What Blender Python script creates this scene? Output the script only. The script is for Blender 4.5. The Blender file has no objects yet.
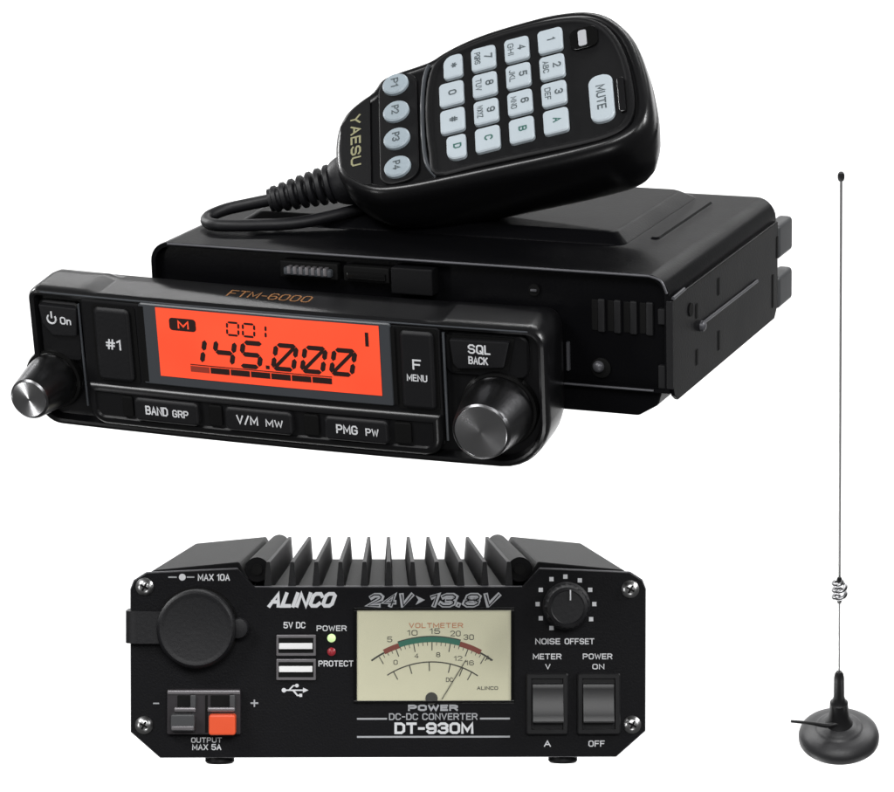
import bpy, bmesh, math, random
from mathutils import Matrix, Vector
random.seed(4)
S = 0.001
scene = bpy.context.scene
COL = scene.collection

# ------------------------------------------------------------------ materials
def mat(name, col, rough=.4, metal=0., spec=.5, bump=0., bscale=900., var=0., emis=0., aniso=0., coat=0., rvar=0.):
    m = bpy.data.materials.new(name); m.use_nodes = True
    nt = m.node_tree; b = nt.nodes['Principled BSDF']
    b.inputs['Base Color'].default_value = (*col, 1); b.inputs['Roughness'].default_value = rough
    b.inputs['Metallic'].default_value = metal; b.inputs['Specular IOR Level'].default_value = spec
    if coat: b.inputs['Coat Weight'].default_value = coat; b.inputs['Coat Roughness'].default_value = .12
    tc = nt.nodes.new('ShaderNodeTexCoord')
    if bump:
        n = nt.nodes.new('ShaderNodeTexNoise'); n.inputs['Scale'].default_value = bscale; n.inputs['Detail'].default_value = 3
        bp = nt.nodes.new('ShaderNodeBump'); bp.inputs['Strength'].default_value = bump; bp.inputs['Distance'].default_value = .0003
        nt.links.new(tc.outputs['Object'], n.inputs['Vector']); nt.links.new(n.outputs['Fac'], bp.inputs['Height'])
        nt.links.new(bp.outputs['Normal'], b.inputs['Normal'])
    if var or rvar:
        n2 = nt.nodes.new('ShaderNodeTexNoise'); n2.inputs['Scale'].default_value = 60; n2.inputs['Detail'].default_value = 1 if emis else 5
        nt.links.new(tc.outputs['Object'], n2.inputs['Vector'])
        if var:
            r = nt.nodes.new('ShaderNodeMapRange'); r.inputs['To Min'].default_value = 1 - var; r.inputs['To Max'].default_value = 1 + var
            mx = nt.nodes.new('ShaderNodeVectorMath'); mx.operation = 'SCALE'; mx.inputs[0].default_value = col
            nt.links.new(n2.outputs['Fac'], r.inputs['Value']); nt.links.new(r.outputs['Result'], mx.inputs['Scale'])
            nt.links.new(mx.outputs['Vector'], b.inputs['Base Color'])
            if emis: nt.links.new(mx.outputs['Vector'], b.inputs['Emission Color'])
        if rvar:
            r = nt.nodes.new('ShaderNodeMapRange'); r.inputs['To Min'].default_value = rough - rvar; r.inputs['To Max'].default_value = rough + rvar
            nt.links.new(n2.outputs['Fac'], r.inputs['Value']); nt.links.new(r.outputs['Result'], b.inputs['Roughness'])
    if emis:
        if not var: b.inputs['Emission Color'].default_value = (*col, 1)
        b.inputs['Emission Strength'].default_value = emis
    if aniso:
        b.inputs['Anisotropic'].default_value = aniso; b.inputs['Anisotropic Rotation'].default_value = .25
        t = nt.nodes.new('ShaderNodeTangent'); t.direction_type = 'RADIAL'; t.axis = 'Y'
        nt.links.new(t.outputs['Tangent'], b.inputs['Tangent'])
    return m

M = dict(
    shell=mat('black_satin_plastic', (.005, .005, .0056), .28, spec=.5, bump=.04, rvar=.015),
    panel=mat('black_panel_plastic', (.004, .004, .0046), .5, spec=.2, bump=.1),
    gloss=mat('black_gloss_plastic', (.004, .004, .004), .14, spec=.5),
    button=mat('charcoal_rubber', (.007, .007, .008), .5, spec=.3, bump=.15),
    bezel=mat('graphite_bezel', (.05, .055, .062), .4, spec=.5),
    slat=mat('dull_black_slat', (.012, .012, .013), .5, spec=.3),
    case=mat('black_painted_metal', (.003, .003, .0036), .32, spec=.11, bump=.12, bscale=1400, rvar=.06),
    caseedge=mat('dark_steel_edge_glint', (.10, .10, .11), .4, metal=.4),  # small steel parts, and case edges whose highlight is put into the colour
    alu=mat('black_anodised_aluminium', (.006, .006, .0065), .55, spec=.1, bump=.35, bscale=1200, var=.2),
    fin=mat('dark_cast_aluminium', (.022, .022, .023), .55, spec=.2, bump=.4, bscale=1200, var=.3),
    face=mat('black_powder_coat', (.004, .004, .0052), .5, spec=.16, bump=.25, bscale=1600, var=.15),
    rim=mat('plate_edge_highlight', (.16, .16, .17), .35, metal=.7),
    rubber=mat('black_rubber', (.006, .006, .0075), .5, spec=.4, bump=.2),
    knob=mat('machined_black_knob', (.55, .55, .56), .22, metal=1),
    knobside=mat('brushed_black_metal', (.16, .16, .165), .3, metal=1, bump=.12),
    white=mat('white_lettering', (.75, .76, .78), .6),
    dimwhite=mat('grey_lettering', (.42, .43, .45), .6),
    gold=mat('gold_lettering', (.24, .10, .025), .5),
    olive=mat('olive_lettering', (.28, .27, .15), .6),
    lcd=mat('orange_lcd_backlight', (.86, .075, .03), .4, spec=.2, emis=.58, var=.16),
    ink=mat('lcd_segment_ink', (.02, .006, .004), .5),
    faint=mat('lcd_faint_ink', (.35, .04, .02), .5),
    key=mat('pale_grey_keys', (.46, .52, .56), .4, spec=.5, bump=.05, var=.06),
    roundkey=mat('grey_round_keys', (.33, .39, .43), .4, spec=.5, var=.06),
    keyink=mat('dark_key_print', (.07, .09, .10), .6),
    keygreen=mat('green_key_print', (.03, .12, .10), .6),
    screw=mat('nickel_screw', (.55, .55, .55), .28, metal=1),
    dark=mat('deep_black_socket', (.002, .002, .002), .7, spec=.2),
    usb=mat('usb_tongue_white', (.95, .95, .95), .5),
    usbm=mat('usb_shell_steel', (.22, .21, .22), .35, metal=.6),
    orange=mat('orange_lever_plastic', (.85, .10, .03), .4),
    grey=mat('grey_lever_plastic', (.055, .057, .06), .42),
    termg=mat('terminal_block_plastic', (.022, .019, .022), .4),
    lit_green=mat('green_led', (.55, .75, .35), .3, emis=.75),
    red=mat('red_led', (.30, .02, .03), .3, emis=.25),
    dial=mat('ivory_meter_dial', (.78, .76, .55), .5, var=.05),
    mgreen=mat('meter_green', (.04, .19, .13), .6),
    mred=mat('meter_red', (.26, .07, .05), .6),
    morange=mat('meter_orange_print', (.62, .24, .11), .6),
    mink=mat('meter_black_print', (.06, .06, .05), .6),
    chrome=mat('chrome_coil', (.40, .40, .41), .3, metal=1),
    whip=mat('steel_whip', (.42, .42, .42), .35, metal=.8),
    magnet=mat('black_magnet_rubber', (.035, .035, .037), .42, spec=.5, bump=.3, var=.2),
    boot=mat('antenna_boot_rubber', (.018, .018, .019), .45, spec=.4),
    rocker=mat('rocker_switch_plastic', (.012, .012, .013), .36, spec=.42),
    backdrop=mat('white_backdrop_paper', (.92, .92, .92), .9, spec=.1),
)
# clear meter cover
g = bpy.data.materials.new('clear_meter_cover'); g.use_nodes = True
nt = g.node_tree; nt.nodes.clear(); o_ = nt.nodes.new('ShaderNodeOutputMaterial')
mx = nt.nodes.new('ShaderNodeMixShader'); tr = nt.nodes.new('ShaderNodeBsdfTransparent'); gl = nt.nodes.new('ShaderNodeBsdfGlossy')
gl.inputs['Roughness'].default_value = .08; mx.inputs[0].default_value = .04
nt.links.new(tr.outputs[0], mx.inputs[1]); nt.links.new(gl.outputs[0], mx.inputs[2]); nt.links.new(mx.outputs[0], o_.inputs[0])
M['clear'] = g

# stroke alphabet on a 4 x 6 grid: character -> (width, polylines)
_O = [(1, 0), (3, 0), (4, 1), (4, 5), (3, 6), (1, 6), (0, 5), (0, 1), (1, 0)]
GL = {
 'A': (4, [[(0, 0), (2, 6), (4, 0)], [(.8, 2), (3.2, 2)]]), 'B': (4, [[(0, 0), (3, 0), (4, .9), (4, 2.2), (3.1, 3.1), (3.8, 3.9), (3.8, 5.2), (3, 6), (0, 6), (0, 0)], [(.2, 3.1), (3, 3.1)]]),
 'C': (4, [[(4, 4.8), (3, 6), (1, 6), (0, 5), (0, 1), (1, 0), (3, 0), (4, 1.2)]]), 'D': (4, [[(0, 0), (2.8, 0), (4, 1.2), (4, 4.8), (2.8, 6), (0, 6), (0, 0)]]),
 'E': (3.4, [[(3.4, 0), (0, 0), (0, 6), (3.4, 6)], [(0, 3.1), (3, 3.1)]]), 'F': (3.4, [[(0, 0), (0, 6), (3.4, 6)], [(0, 3), (2.9, 3)]]),
 'G': (4, [[(4, 4.8), (3, 6), (1, 6), (0, 5), (0, 1), (1, 0), (3, 0), (4, 1), (4, 2.8), (2.4, 2.8)]]), 'H': (4, [[(0, 0), (0, 6)], [(4, 0), (4, 6)], [(0, 3), (4, 3)]]),
 'I': (.01, [[(0, 0), (0, 6)]]), 'J': (3, [[(3, 6), (3, 1), (2.1, 0), (.9, 0), (0, 1)]]), 'K': (4, [[(0, 0), (0, 6)], [(3.8, 6), (.2, 2.6)], [(1.4, 3.6), (4, 0)]]),
 'L': (3.2, [[(0, 6), (0, 0), (3.2, 0)]]), 'M': (4.8, [[(0, 0), (0, 6), (2.4, 1.4), (4.8, 6), (4.8, 0)]]), 'N': (4, [[(0, 0), (0, 6), (4, 0), (4, 6)]]),
 'O': (4, [_O]), 'P': (4, [[(0, 0), (0, 6), (3, 6), (4, 5), (4, 3.7), (3, 2.7), (0, 2.7)]]), 'Q': (4, [_O, [(2.4, 1.8), (4.1, -.3)]]),
 'R': (4, [[(0, 0), (0, 6), (3, 6), (4, 5), (4, 3.8), (3, 2.9), (0, 2.9)], [(2.4, 2.9), (4, 0)]]), 'S': (4, [[(0, 1), (1, 0), (3, 0), (4, 1), (4, 2.2), (3.1, 3), (.9, 3.1), (0, 3.9), (0, 5), (1, 6), (3, 6), (4, 5)]]),
 'T': (4, [[(0, 6), (4, 6)], [(2, 0), (2, 6)]]), 'U': (4, [[(0, 6), (0, 1), (1, 0), (3, 0), (4, 1), (4, 6)]]), 'V': (4, [[(0, 6), (2, 0), (4, 6)]]),
 'W': (5.4, [[(0, 6), (1.3, 0), (2.7, 5), (4.1, 0), (5.4, 6)]]), 'X': (4, [[(0, 0), (4, 6)], [(0, 6), (4, 0)]]), 'Y': (4, [[(0, 6), (2, 3), (4, 6)], [(2, 3), (2, 0)]]), 'Z': (4, [[(0, 6), (4, 6), (0, 0), (4, 0)]]),
 '0': (4, [_O]), '1': (1.6, [[(0, 4.8), (1.5, 6), (1.5, 0)]]), '2': (4, [[(0, 4.8), (1, 6), (3, 6), (4, 5), (4, 3.8), (0, 0), (4, 0)]]),
 '3': (4, [[(0, 5), (1, 6), (3, 6), (4, 5), (4, 4), (3.1, 3.1), (1.6, 3.1)], [(3.1, 3.1), (4, 2.2), (4, 1), (3, 0), (1, 0), (0, 1)]]), '4': (4, [[(3, 0), (3, 6), (0, 1.8), (4, 1.8)]]),
 '5': (4, [[(3.8, 6), (.3, 6), (.1, 3.3), (3, 3.5), (4, 2.6), (4, 1), (3, 0), (1, 0), (0, 1)]]), '6': (4, [[(3.8, 5), (3, 6), (1, 6), (0, 5), (0, 1), (1, 0), (3, 0), (4, 1), (4, 2.5), (3, 3.4), (.2, 3.2)]]),
 '7': (4, [[(0, 6), (4, 6), (1.5, 0)]]), '8': (4, [[(1, 3.1), (0, 2.2), (0, 1), (1, 0), (3, 0), (4, 1), (4, 2.2), (3, 3.1), (1, 3.1), (.2, 3.9), (.2, 5.1), (1, 6), (3, 6), (3.8, 5.1), (3.8, 3.9), (3, 3.1)]]),
 '9': (4, [[(.2, 1), (1, 0), (3, 0), (4, 1), (4, 5), (3, 6), (1, 6), (0, 5), (0, 3.6), (1, 2.7), (3.8, 2.9)]]), '-': (2.2, [[(0, 2.8), (2.2, 2.8)]]), '.': (.01, [[(0, 0), (0, .45)]]), '/': (2.6, [[(0, -.3), (2.6, 6.3)]]),
 '#': (4, [[(1, 0), (1.5, 6)], [(2.8, 0), (3.3, 6)], [(0, 2), (4, 2)], [(0, 4), (4.2, 4)]]), '*': (3.6, [[(1.8, 1), (1.8, 5)], [(.1, 2), (3.5, 4)], [(.1, 4), (3.5, 2)]]),
 'n': (3, [[(0, 0), (0, 4)], [(0, 3), (1, 4), (2.2, 4), (3, 3.2), (3, 0)]]),
}
# ------------------------------------------------------------------ mesh builder (all sizes in mm)
class MB:
    def __init__(s): s.bm = bmesh.new(); s.mats = []
    def mi(s, m):
        if m not in s.mats: s.mats.append(m)
        return s.mats.index(m)
    def take(s, b, m, mx=None):
        if mx is not None: bmesh.ops.transform(b, matrix=mx, verts=b.verts)
        i = s.mi(m); vm = {v: s.bm.verts.new(v.co) for v in b.verts}
        for f in b.faces:
            try: nf = s.bm.faces.new([vm[v] for v in f.verts]); nf.material_index = i
            except ValueError: pass
        b.free(); return s
    def box(s, m, x0, x1, y0, y1, z0, z1, bev=0, seg=2, mx=None):
        b = bmesh.new(); bmesh.ops.create_cube(b, size=1)
        for v in b.verts:
            v.co = Vector(((x0+x1)/2+v.co.x*(x1-x0), (y0+y1)/2+v.co.y*(y1-y0), (z0+z1)/2+v.co.z*(z1-z0)))
        if bev: bmesh.ops.bevel(b, geom=list(b.edges), offset=bev, segments=seg, profile=.5, affect='EDGES')
        return s.take(b, m, mx)
    def loft(s, m, rings, cap0=True, cap1=True, mx=None, closed=True):
        b = bmesh.new(); R = [[b.verts.new(p) for p in r] for r in rings]; n = len(R[0])
        for a, c in zip(R, R[1:]):
            for i in range(n if closed else n-1):
                j = (i+1) % n; b.faces.new((a[i], a[j], c[j], c[i]))
        if cap0: b.faces.new(list(reversed(R[0])))
        if cap1: b.faces.new(R[-1])
        bmesh.ops.recalc_face_normals(b, faces=b.faces)
        return s.take(b, m, mx)
    def prism(s, m, poly, y0, y1, bev=0, seg=2, mx=None, front_only=False):
        b = bmesh.new(); A = [b.verts.new((x, y0, z)) for x, z in poly]; B = [b.verts.new((x, y1, z)) for x, z in poly]
        n = len(A); f0 = b.faces.new(A); b.faces.new(list(reversed(B)))
        for i in range(n): b.faces.new((A[i], B[i], B[(i+1) % n], A[(i+1) % n]))
        bmesh.ops.recalc_face_normals(b, faces=b.faces)
        if bev:
            es = list(f0.edges) if front_only else list(b.edges)
            bmesh.ops.bevel(b, geom=es, offset=bev, segments=seg, profile=.5, affect='EDGES')
        return s.take(b, m, mx)
    def lathe(s, m, prof, c=(0, 0, 0), axis='Y', seg=48, mx=None):
        # prof: (r, h) with h along axis
        rings = []
        for r, h in prof:
            ring = []
            for i in range(seg):
                a = 2*math.pi*i/seg; u, v = max(r, 1e-4)*math.cos(a), max(r, 1e-4)*math.sin(a)
                p = (u, h, v) if axis == 'Y' else ((u, v, h) if axis == 'Z' else (h, u, v))
                ring.append(Vector(p)+Vector(c))
            rings.append(ring)
        return s.loft(m, rings, mx=mx)
    def tube(s, m, pts, r, seg=10, mx=None, smooth=True):
        pts = [Vector(p) for p in pts]
        if smooth and len(pts) > 2:
            q = []
            P = [pts[0]]+pts+[pts[-1]]
            for i in range(1, len(P)-2):
                for k in range(8):
                    t = k/8; a, b_, c, d = P[i-1], P[i], P[i+1], P[i+2]
                    q.append(.5*((2*b_)+(c-a)*t+(2*a-5*b_+4*c-d)*t*t+(3*b_-a-3*c+d)*t**3))
            q.append(pts[-1]); pts = q
        n = len(pts); rr = r if callable(r) else (lambda t: r)
        rings = []; ref = None
        for i, p in enumerate(pts):
            d = (pts[min(i+1, n-1)]-pts[max(i-1, 0)]).normalized()
            if ref is None: ref = d.orthogonal().normalized()
            ref = (ref-d*ref.dot(d)).normalized(); w = d.cross(ref)
            ra = rr(i/(n-1)); rings.append([p+ref*ra*math.cos(2*math.pi*k/seg)+w*ra*math.sin(2*math.pi*k/seg) for k in range(seg)])
        return s.loft(m, rings, mx=mx)
    def text(s, m, body, x0, x1, z0, z1, y, h=.04, shear=0., bold=0., mx=None, wt=None):
        """stroke lettering fitted to the box x0..x1, z0..z1 (mm)"""
        H_ = z1-z0; sw = wt if wt else H_*(.13+.12*bold)
        xs = 0.; items = []
        for ch in body:
            if ch == ' ': xs += 3.0; continue
            w_, pl = GL[ch]; items.append((xs, pl)); xs += w_+1.75
        xs -= 1.75; sh = H_*shear
        kx = (x1-x0-sh-sw)/max(xs, .01); kz = (H_-sw)/6
        b = bmesh.new(); cnt = 0
        for ox, pl in items:
            for P in pl:
                closed = P[0] == P[-1] and len(P) > 2
                Q = [Vector((x0+sw/2+(ox+p[0])*kx+sh*(p[1]/6), z0+sw/2+p[1]*kz)) for p in P]
                if closed: Q = Q[:-1]
                n = len(Q); L, R_ = [], []
                for i in range(n):
                    a = Q[i-1] if (i or closed) else None; c = Q[(i+1) % n] if (i < n-1 or closed) else None
                    if a is not None and c is not None:
                        d1 = (Q[i]-a).normalized(); d2 = (c-Q[i]).normalized(); n1 = Vector((-d1.y, d1.x)); n2 = Vector((-d2.y, d2.x))
                        mt = n1+n2; mt = n1 if mt.length < .2 else mt.normalized(); o = mt*(sw/2/max(.55, mt.dot(n1))); q = Q[i]
                    else:
                        d1 = ((c-Q[i]) if a is None else (Q[i]-a)).normalized(); o = Vector((-d1.y, d1.x))*sw/2
                        q = Q[i]-d1*sw*.45 if a is None else Q[i]+d1*sw*.45
                    L.append(q+o); R_.append(q-o)
                yy = y-h-cnt*.0035; cnt = (cnt+1) % 5
                VL = [b.verts.new((p.x, yy, p.y)) for p in L]; VR = [b.verts.new((p.x, yy, p.y)) for p in R_]
                for i in range(n if closed else n-1):
                    k_ = (i+1) % n; b.faces.new((VL[i], VR[i], VR[k_], VL[k_]))
        return s.take(b, m, mx)
    def build(s, name, parent=None, smooth=38, post=None, mw=None):
        if post:
            xs = [v.co.x for v in s.bm.verts]
            for px in [15.2, 18.2, 106.2, 109.2]+list(range(-2, 136, 7)):
                if min(xs) < px < max(xs) and max(xs)-min(xs) > 12:
                    bmesh.ops.bisect_plane(s.bm, geom=list(s.bm.verts)+list(s.bm.edges)+list(s.bm.faces), plane_co=(px, 0, 0), plane_no=(1, 0, 0), dist=1e-4)
            for v in s.bm.verts: v.co = Vector(post(v.co))
        for v in s.bm.verts: v.co *= S
        me = bpy.data.meshes.new(name); s.bm.to_mesh(me); s.bm.free()
        for m in s.mats: me.materials.append(m)
        for p in me.polygons: p.use_smooth = True
        me.set_sharp_from_angle(angle=math.radians(smooth))
        o = bpy.data.objects.new(name, me); COL.objects.link(o)
        wn = o.modifiers.new('weighted_normal', 'WEIGHTED_NORMAL'); wn.keep_sharp = True; wn.weight = 100
        if parent: o.parent = parent
        if mw is not None: o.matrix_local = mw
        return o

def rrect(x0, x1, z0, z1, r, inset=0., n=6):
    """rounded rectangle (x,z); r = one radius or (BL,BR,TR,TL)"""
    if not isinstance(r, (tuple, list)): r = (r,)*4
    x0 += inset; x1 -= inset; z0 += inset; z1 -= inset
    out = []
    for (cx, cz, rr, a0) in ((x0, z0, r[0], 180), (x1, z0, r[1], 270), (x1, z1, r[2], 0), (x0, z1, r[3], 90)):
        rr = max(rr-inset, .05); sx = 1 if cx == x0 else -1; sz = 1 if cz == z0 else -1
        for k in range(n+1):
            a = math.radians(a0+90*k/n); out.append((cx+sx*rr+rr*math.cos(a), cz+sz*rr+rr*math.sin(a)))
    return out
def ring(poly, y): return [(x, y, z) for x, z in poly]
def tag(o, label=None, cat=None, group=None, kind=None):
    if label: o['label'] = label
    if cat: o['category'] = cat
    if group: o['group'] = group
    if kind: o['kind'] = kind
    return o
def mat4(rows, t):
    m = Matrix(rows).to_4x4(); m.translation = Vector(t); return m
def empty(name, mw):
    o = bpy.data.objects.new(name, None); o.empty_display_size = .02; COL.objects.link(o); o.matrix_world = mw; return o

# ------------------------------------------------------------------ poses
MBODY = mat4([[0.92506, 0.37886, -0.02708], [-0.37159, 0.88792, -0.27115], [-0.07869, 0.26089, 0.96216]], (-0.07501, 0.77357, 0.01142))
MHEAD = mat4([[0.94594, 0.32152, -0.04275], [-0.31304, 0.87048, -0.37984], [-0.08491, 0.37268, 0.92407]], (-0.10329, 0.76563, -0.00618))
MMIC = mat4([[0.9482, 0.31641, -0.02831], [-0.22834, 0.74078, 0.63175], [0.22087, -0.59256, 0.77466]], (0.01412, 0.75994, 0.07589))
# the mobile radio's rows above are (x,y,z) axes as columns of the rotation: Blender wants exactly that
for m_ in (MBODY, MHEAD, MMIC):
    q = m_.to_quaternion(); t_ = m_.translation.copy(); m2 = q.to_matrix().to_4x4(); m2.translation = t_
    m_[:] = m2

# ================================================================== MOBILE RADIO
radio = tag(empty('mobile_radio', MBODY), 'black mobile radio with an orange lit display reading 145.000 and two round knobs', 'radio')
W, D, H = 139., 93.6, 29.2
# --- main case: folded cover with round shoulders
b = MB()
sec = []
def rr_top(x0, x1, z0, z1, r, n=7):
    out = [(x0, z0), (x1, z0)]
    for k in range(n+1):
        a = math.radians(90*k/n); out.append((x1-r+r*math.cos(a), z1-r+r*math.sin(a)))
    for k in range(n+1):
        a = math.radians(90+90*k/n); out.append((x0+r+r*math.cos(a), z1-r+r*math.sin(a)))
    return out
outer = rr_top(0, W, 0, H, 5.2)
inner = rr_top(1.2, W-1.2, .8, H-1.1, 4.2)
b.loft(M['case'], [ring(inner, 2.2), ring(inner, .1), ring(outer, 0.), ring(outer, D-3), ring([(x*.985+1, z*.985) for x, z in outer], D)])
b.build('case', radio)
# rolled lip along the cover's front edge, its highlight put into a paler colour
b = MB()
def seglip(p0, p1, r): b.tube(M['caseedge'], [p0, p1], r, 8, smooth=False)
seglip((5, -.1, H-.35), (W-5, -.1, H-.35), .32)
b.tube(M['caseedge'], [(W-5, -.1, H-.35), (W-2, -.1, H-1.4), (W-.5, -.1, H-4.4)], .3, 8)
seglip((8, -.1, .5), (W-4, -.1, .5), .3)
b.build('cover_lip', radio)
# raised top plateau
b = MB()
b.loft(M['case'], [[(x, y, z) for x, y in pts] for z, pts in (
    (H-.2, rrect(12, 118.5, 27, 88, 3)), (H+.4, rrect(12.4, 118.1, 27.4, 87.6, 3)), (H+2.2, rrect(15.2, 115.2, 30.5, 84.5, 2.4)), (H+2.6, rrect(16.2, 114.2, 31.5, 83.5, 2)))])
b.loft(M['case'], [[(x, y, z) for x, y in pts] for z, pts in ((H-.1, rrect(121.8, 124.6, 36, 82, 1.3)), (H+.5, rrect(122.3, 124.1, 36.6, 81.4, .9)))])
b.build('top_plateau', radio)
# bottom tray
b = MB()
b.prism(M['case'], [(8, -6.6), (130.5, -6.6), (135.5, -3.6), (136.5, -.05), (5, -.05)], 1.5, 40, .5)
b.box(M['case'], 4, W-.6, 20, D-1, -2.8, -.05, .8)
b.build('bottom_tray', radio)
# front of the case: recessed panel, vents, sockets
for k in range(4):
    x = 120.0+k*4.1
    v = MB(); v.box(M['dark'], x-1.4, x+.2, 2.0, 2.6, 13.9, 21.6, .2); v.box(M['slat'], x+.25, x+2.1, 1.5, 2.6, 13.6, 21.9, .45); v.build('vent_slat', radio)
v = MB(); v.lathe(M['dark'], [(0, 2.4), (2.5, 2.4), (2.5, 1.7), (2.1, 1.6), (0, 1.6)], (120.9, 0, 4.6)); v.lathe(M['caseedge'], [(0, 2.4), (1.5, 2.4), (1.4, .8), (.9, .2), (0, 0)], (120.4, .2, 5)); v.build('case_screw', radio)
v = MB(); v.box(M['caseedge'], 112.2, 112.9, 1.2, 2.6, 3.4, 10.6, .15); v.build('guide_pin', radio)
v = MB(); v.box(M['dark'], 36.5, 52.5, -.3, 2.4, 22.3, 26.6, .5); v.box(M['bezel'], 38, 51.2, -1.6, 1.2, 23.2, 25.2, .5)
for k in range(7): v.box(M['usbm'], 39.2+k*1.65, 40.2+k*1.65, -1.8, .2, 23.6, 25.6, .15)
v.build('control_socket', radio)
v = MB(); v.box(M['dark'], 54, 66.5, -.4, 2.4, 22.4, 26.4, .5); v.box(M['gloss'], 55, 65.6, -.9, 1, 23, 25, .4); v.build('microphone_socket', radio)
v = MB(); v.box(M['panel'], 67.6, 78.8, -2.2, 2.4, 20.5, 27.2, .5); v.build('latch_block', radio)
v = MB(); v.lathe(M['dark'], [(0, 2.4), (1.4, 2.4), (1.4, 1.5), (0, 1.5)], (104, 0, 23)); v.box(M['caseedge'], 103.2, 104.8, 1, 2.3, 22.7, 23.3, .1); v.build('case_screw', radio)
# right side wall: bracket plate, groove, screws
b = MB()
t_ = Matrix(((0, -1, 0, 0), (1, 0, 0, 0), (0, 0, 1, 0), (0, 0, 0, 1)))
b.prism(M['case'], [(.2, 1.5), (1.2, -.8), (4, -2.5), (D-7, -2.5), (D-4, .5), (D-4, 23.4), (.2, 23.4)], -W-.9, -W+.1, .3, mx=t_)
b.box(M['slat'], W-.7, W+.95, -.3, .5, 1.2, 23.0, .25)  # paler strip, the wall's front edge highlight put into its colour
b.tube(M['caseedge'], [(W+.9, .5, 23.6), (W+.9, 9, 23.9)], .45, 8, smooth=False)
b.tube(M['caseedge'], [(W+1.0, 24, 11.9), (W+1.0, 70, 11.7)], .42, 8, smooth=False)
b.lathe(M['caseedge'], [(0, -.6), (1.5, -.5), (1.3, .5), (.8, .9), (0, 1)], (W+1.1, 22.5, 11.4), axis='X', seg=20)
for yy, zz, hh in ((18, 14.2, 3.8), (18, 2.4, 4), (36, 15.8, 4.5), (36, 1.6, 5), (84, 1, 9), (88, 13.5, 6)):
    b.box(M['dark'], W+.5, W+1.0, yy, yy+1.6, zz, zz+hh, .1)
b.lathe(M['dark'], [(0, 0), (1.7, 0), (1.7, .3), (0, .3)], (W+.8, 14, 17.6), axis='X', seg=20)
b.build('side_bracket', radio)
for z0, z1 in ((12.6, 22.0), (-1., 8.0)):
    v = MB(); v.box(M['grey'], W-3.2, W+1.0, D-3, D+10.2, z0, z1, 1.2, 3); v.build('rear_lug', radio)
for z0, z1 in ((16.8, 20.6), (.8, 6.6)):
    v = MB(); v.box(M['slat'], W-3.2, W-.4, 1.0, 3., z0, z1, .25); v.build('front_tab', radio)
# rear heat sink ribs (behind, seen when stepping aside)
v = MB()
for k in range(16): v.box(M['alu'], 8+k*7.6, 9.8+k*7.6, D-.2, D+8, 1, H-4, .3)
v.build('rear_heat_sink', radio)

# --- control head (own frame)
HW, HH, HD = 134., 36.1, 21.
head_local = MBODY.inverted() @ MHEAD
def bow(c, dx=0., dz=0.):
    u = (c.x-HW/2)/(HW/2); k = max(0., 1-u*u); x, z = c.x+dx, c.z+dz
    if z > HH-1.2 and c.y > .9:        # the middle of the top face lies a little lower than its two ends
        e = max(0., min(1., (x-15.2)/3.0, (109.2-x)/3.0)); z -= .9*e*min(1., (c.y-.9)/2.5)
    return (x, c.y-1.6*k, z)
def bow_mid(c): return bow(c, 1.2, .9)
def bow_low(c): return bow(c, 1.6, 1.5)
def bow_lcd(c): return bow(Vector((c.x, c.y, 16.3+(c.z-15.3)*.973)), 1.2, 0.)
RC = (6.5, 12.5, 5.0, 3.2)
def ho(ins, y, dz=0.): return ring(rrect(-1.0, HW+1.3, -.9, HH+.1, RC, ins, 8), y)
b = MB()
b.loft(M['shell'], [ho(2.6, 2.6), ho(2.2, 1.0), ho(1.9, .25), ho(1.3, 0.), ho(.6, .25), ho(.1, 1.2), ho(0, 3.), ho(0, 12.), ho(.5, 15.5), ho(1.8, 18.6), ho(4.0, 20.6), ho(6.5, HD)])
# raised centre block carrying the display and the button bar
ctr = rrect(13.9, 108.6, 1.5, 33.6, (4.6, 4.6, 1.2, 1.2), 0, 6)
def cb(ins, y): return ring(rrect(13.9, 109.4, 1.9, 34.9, (4.6, 4.6, 1.2, 1.2), ins, 6), y)
def subdiv_x(rows): return rows
b.loft(M['panel'], [cb(0, 3.0), cb(0, .9), cb(.35, .1), cb(1.0, -.25)])
# lip of the lower bar
b.loft(M['shell'], [ring(rrect(14.4, 109.1, 1.2, 12.6, (4.6, 4.6, 1, 1), i, 6), y) for i, y in ((0, 2.6), (0, .2), (.5, -.7), (1.4, -1.2), (2.2, -1.2), (2.6, -.7))])
# side wells around the knobs: low walls and steps
b.loft(M['panel'], [ring(rrect(1.6, 13.0, 16.8, 32.6, 1.5, i, 4), y) for i, y in ((0, 2.7), (0, 1.6), (.5, 1.2))])
b.loft(M['panel'], [ring(rrect(109.6, 130.6, 22.2, 33.4, 2.4, i, 4), y) for i, y in ((0, 2.7), (0, 1.9), (.5, 1.5))])
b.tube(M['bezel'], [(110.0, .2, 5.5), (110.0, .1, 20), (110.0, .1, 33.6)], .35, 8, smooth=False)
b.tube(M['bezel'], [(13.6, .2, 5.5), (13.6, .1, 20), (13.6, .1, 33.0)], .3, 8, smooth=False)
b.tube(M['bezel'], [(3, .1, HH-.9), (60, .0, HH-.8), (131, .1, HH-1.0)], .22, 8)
# gold model print on the top face
b.text(M['gold'], 'FTM-6000', 50.5, 72.5, 8.4, 12.6, 0, h=.05, wt=.42, mx=Matrix.Translation((0, 0, HH+.14)) @ Matrix(((1, 0, 0, 0), (0, 0, 1, 0), (0, -1, 0, 0), (0, 0, 0, 1))))
head = b.build('control_head', radio, post=bow, mw=head_local, smooth=35)
def hp(b, name, label=None, post=bow, **k):
    o = b.build(name, head, post=post, **k)
    if label: o['label'] = label
    return o
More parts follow.
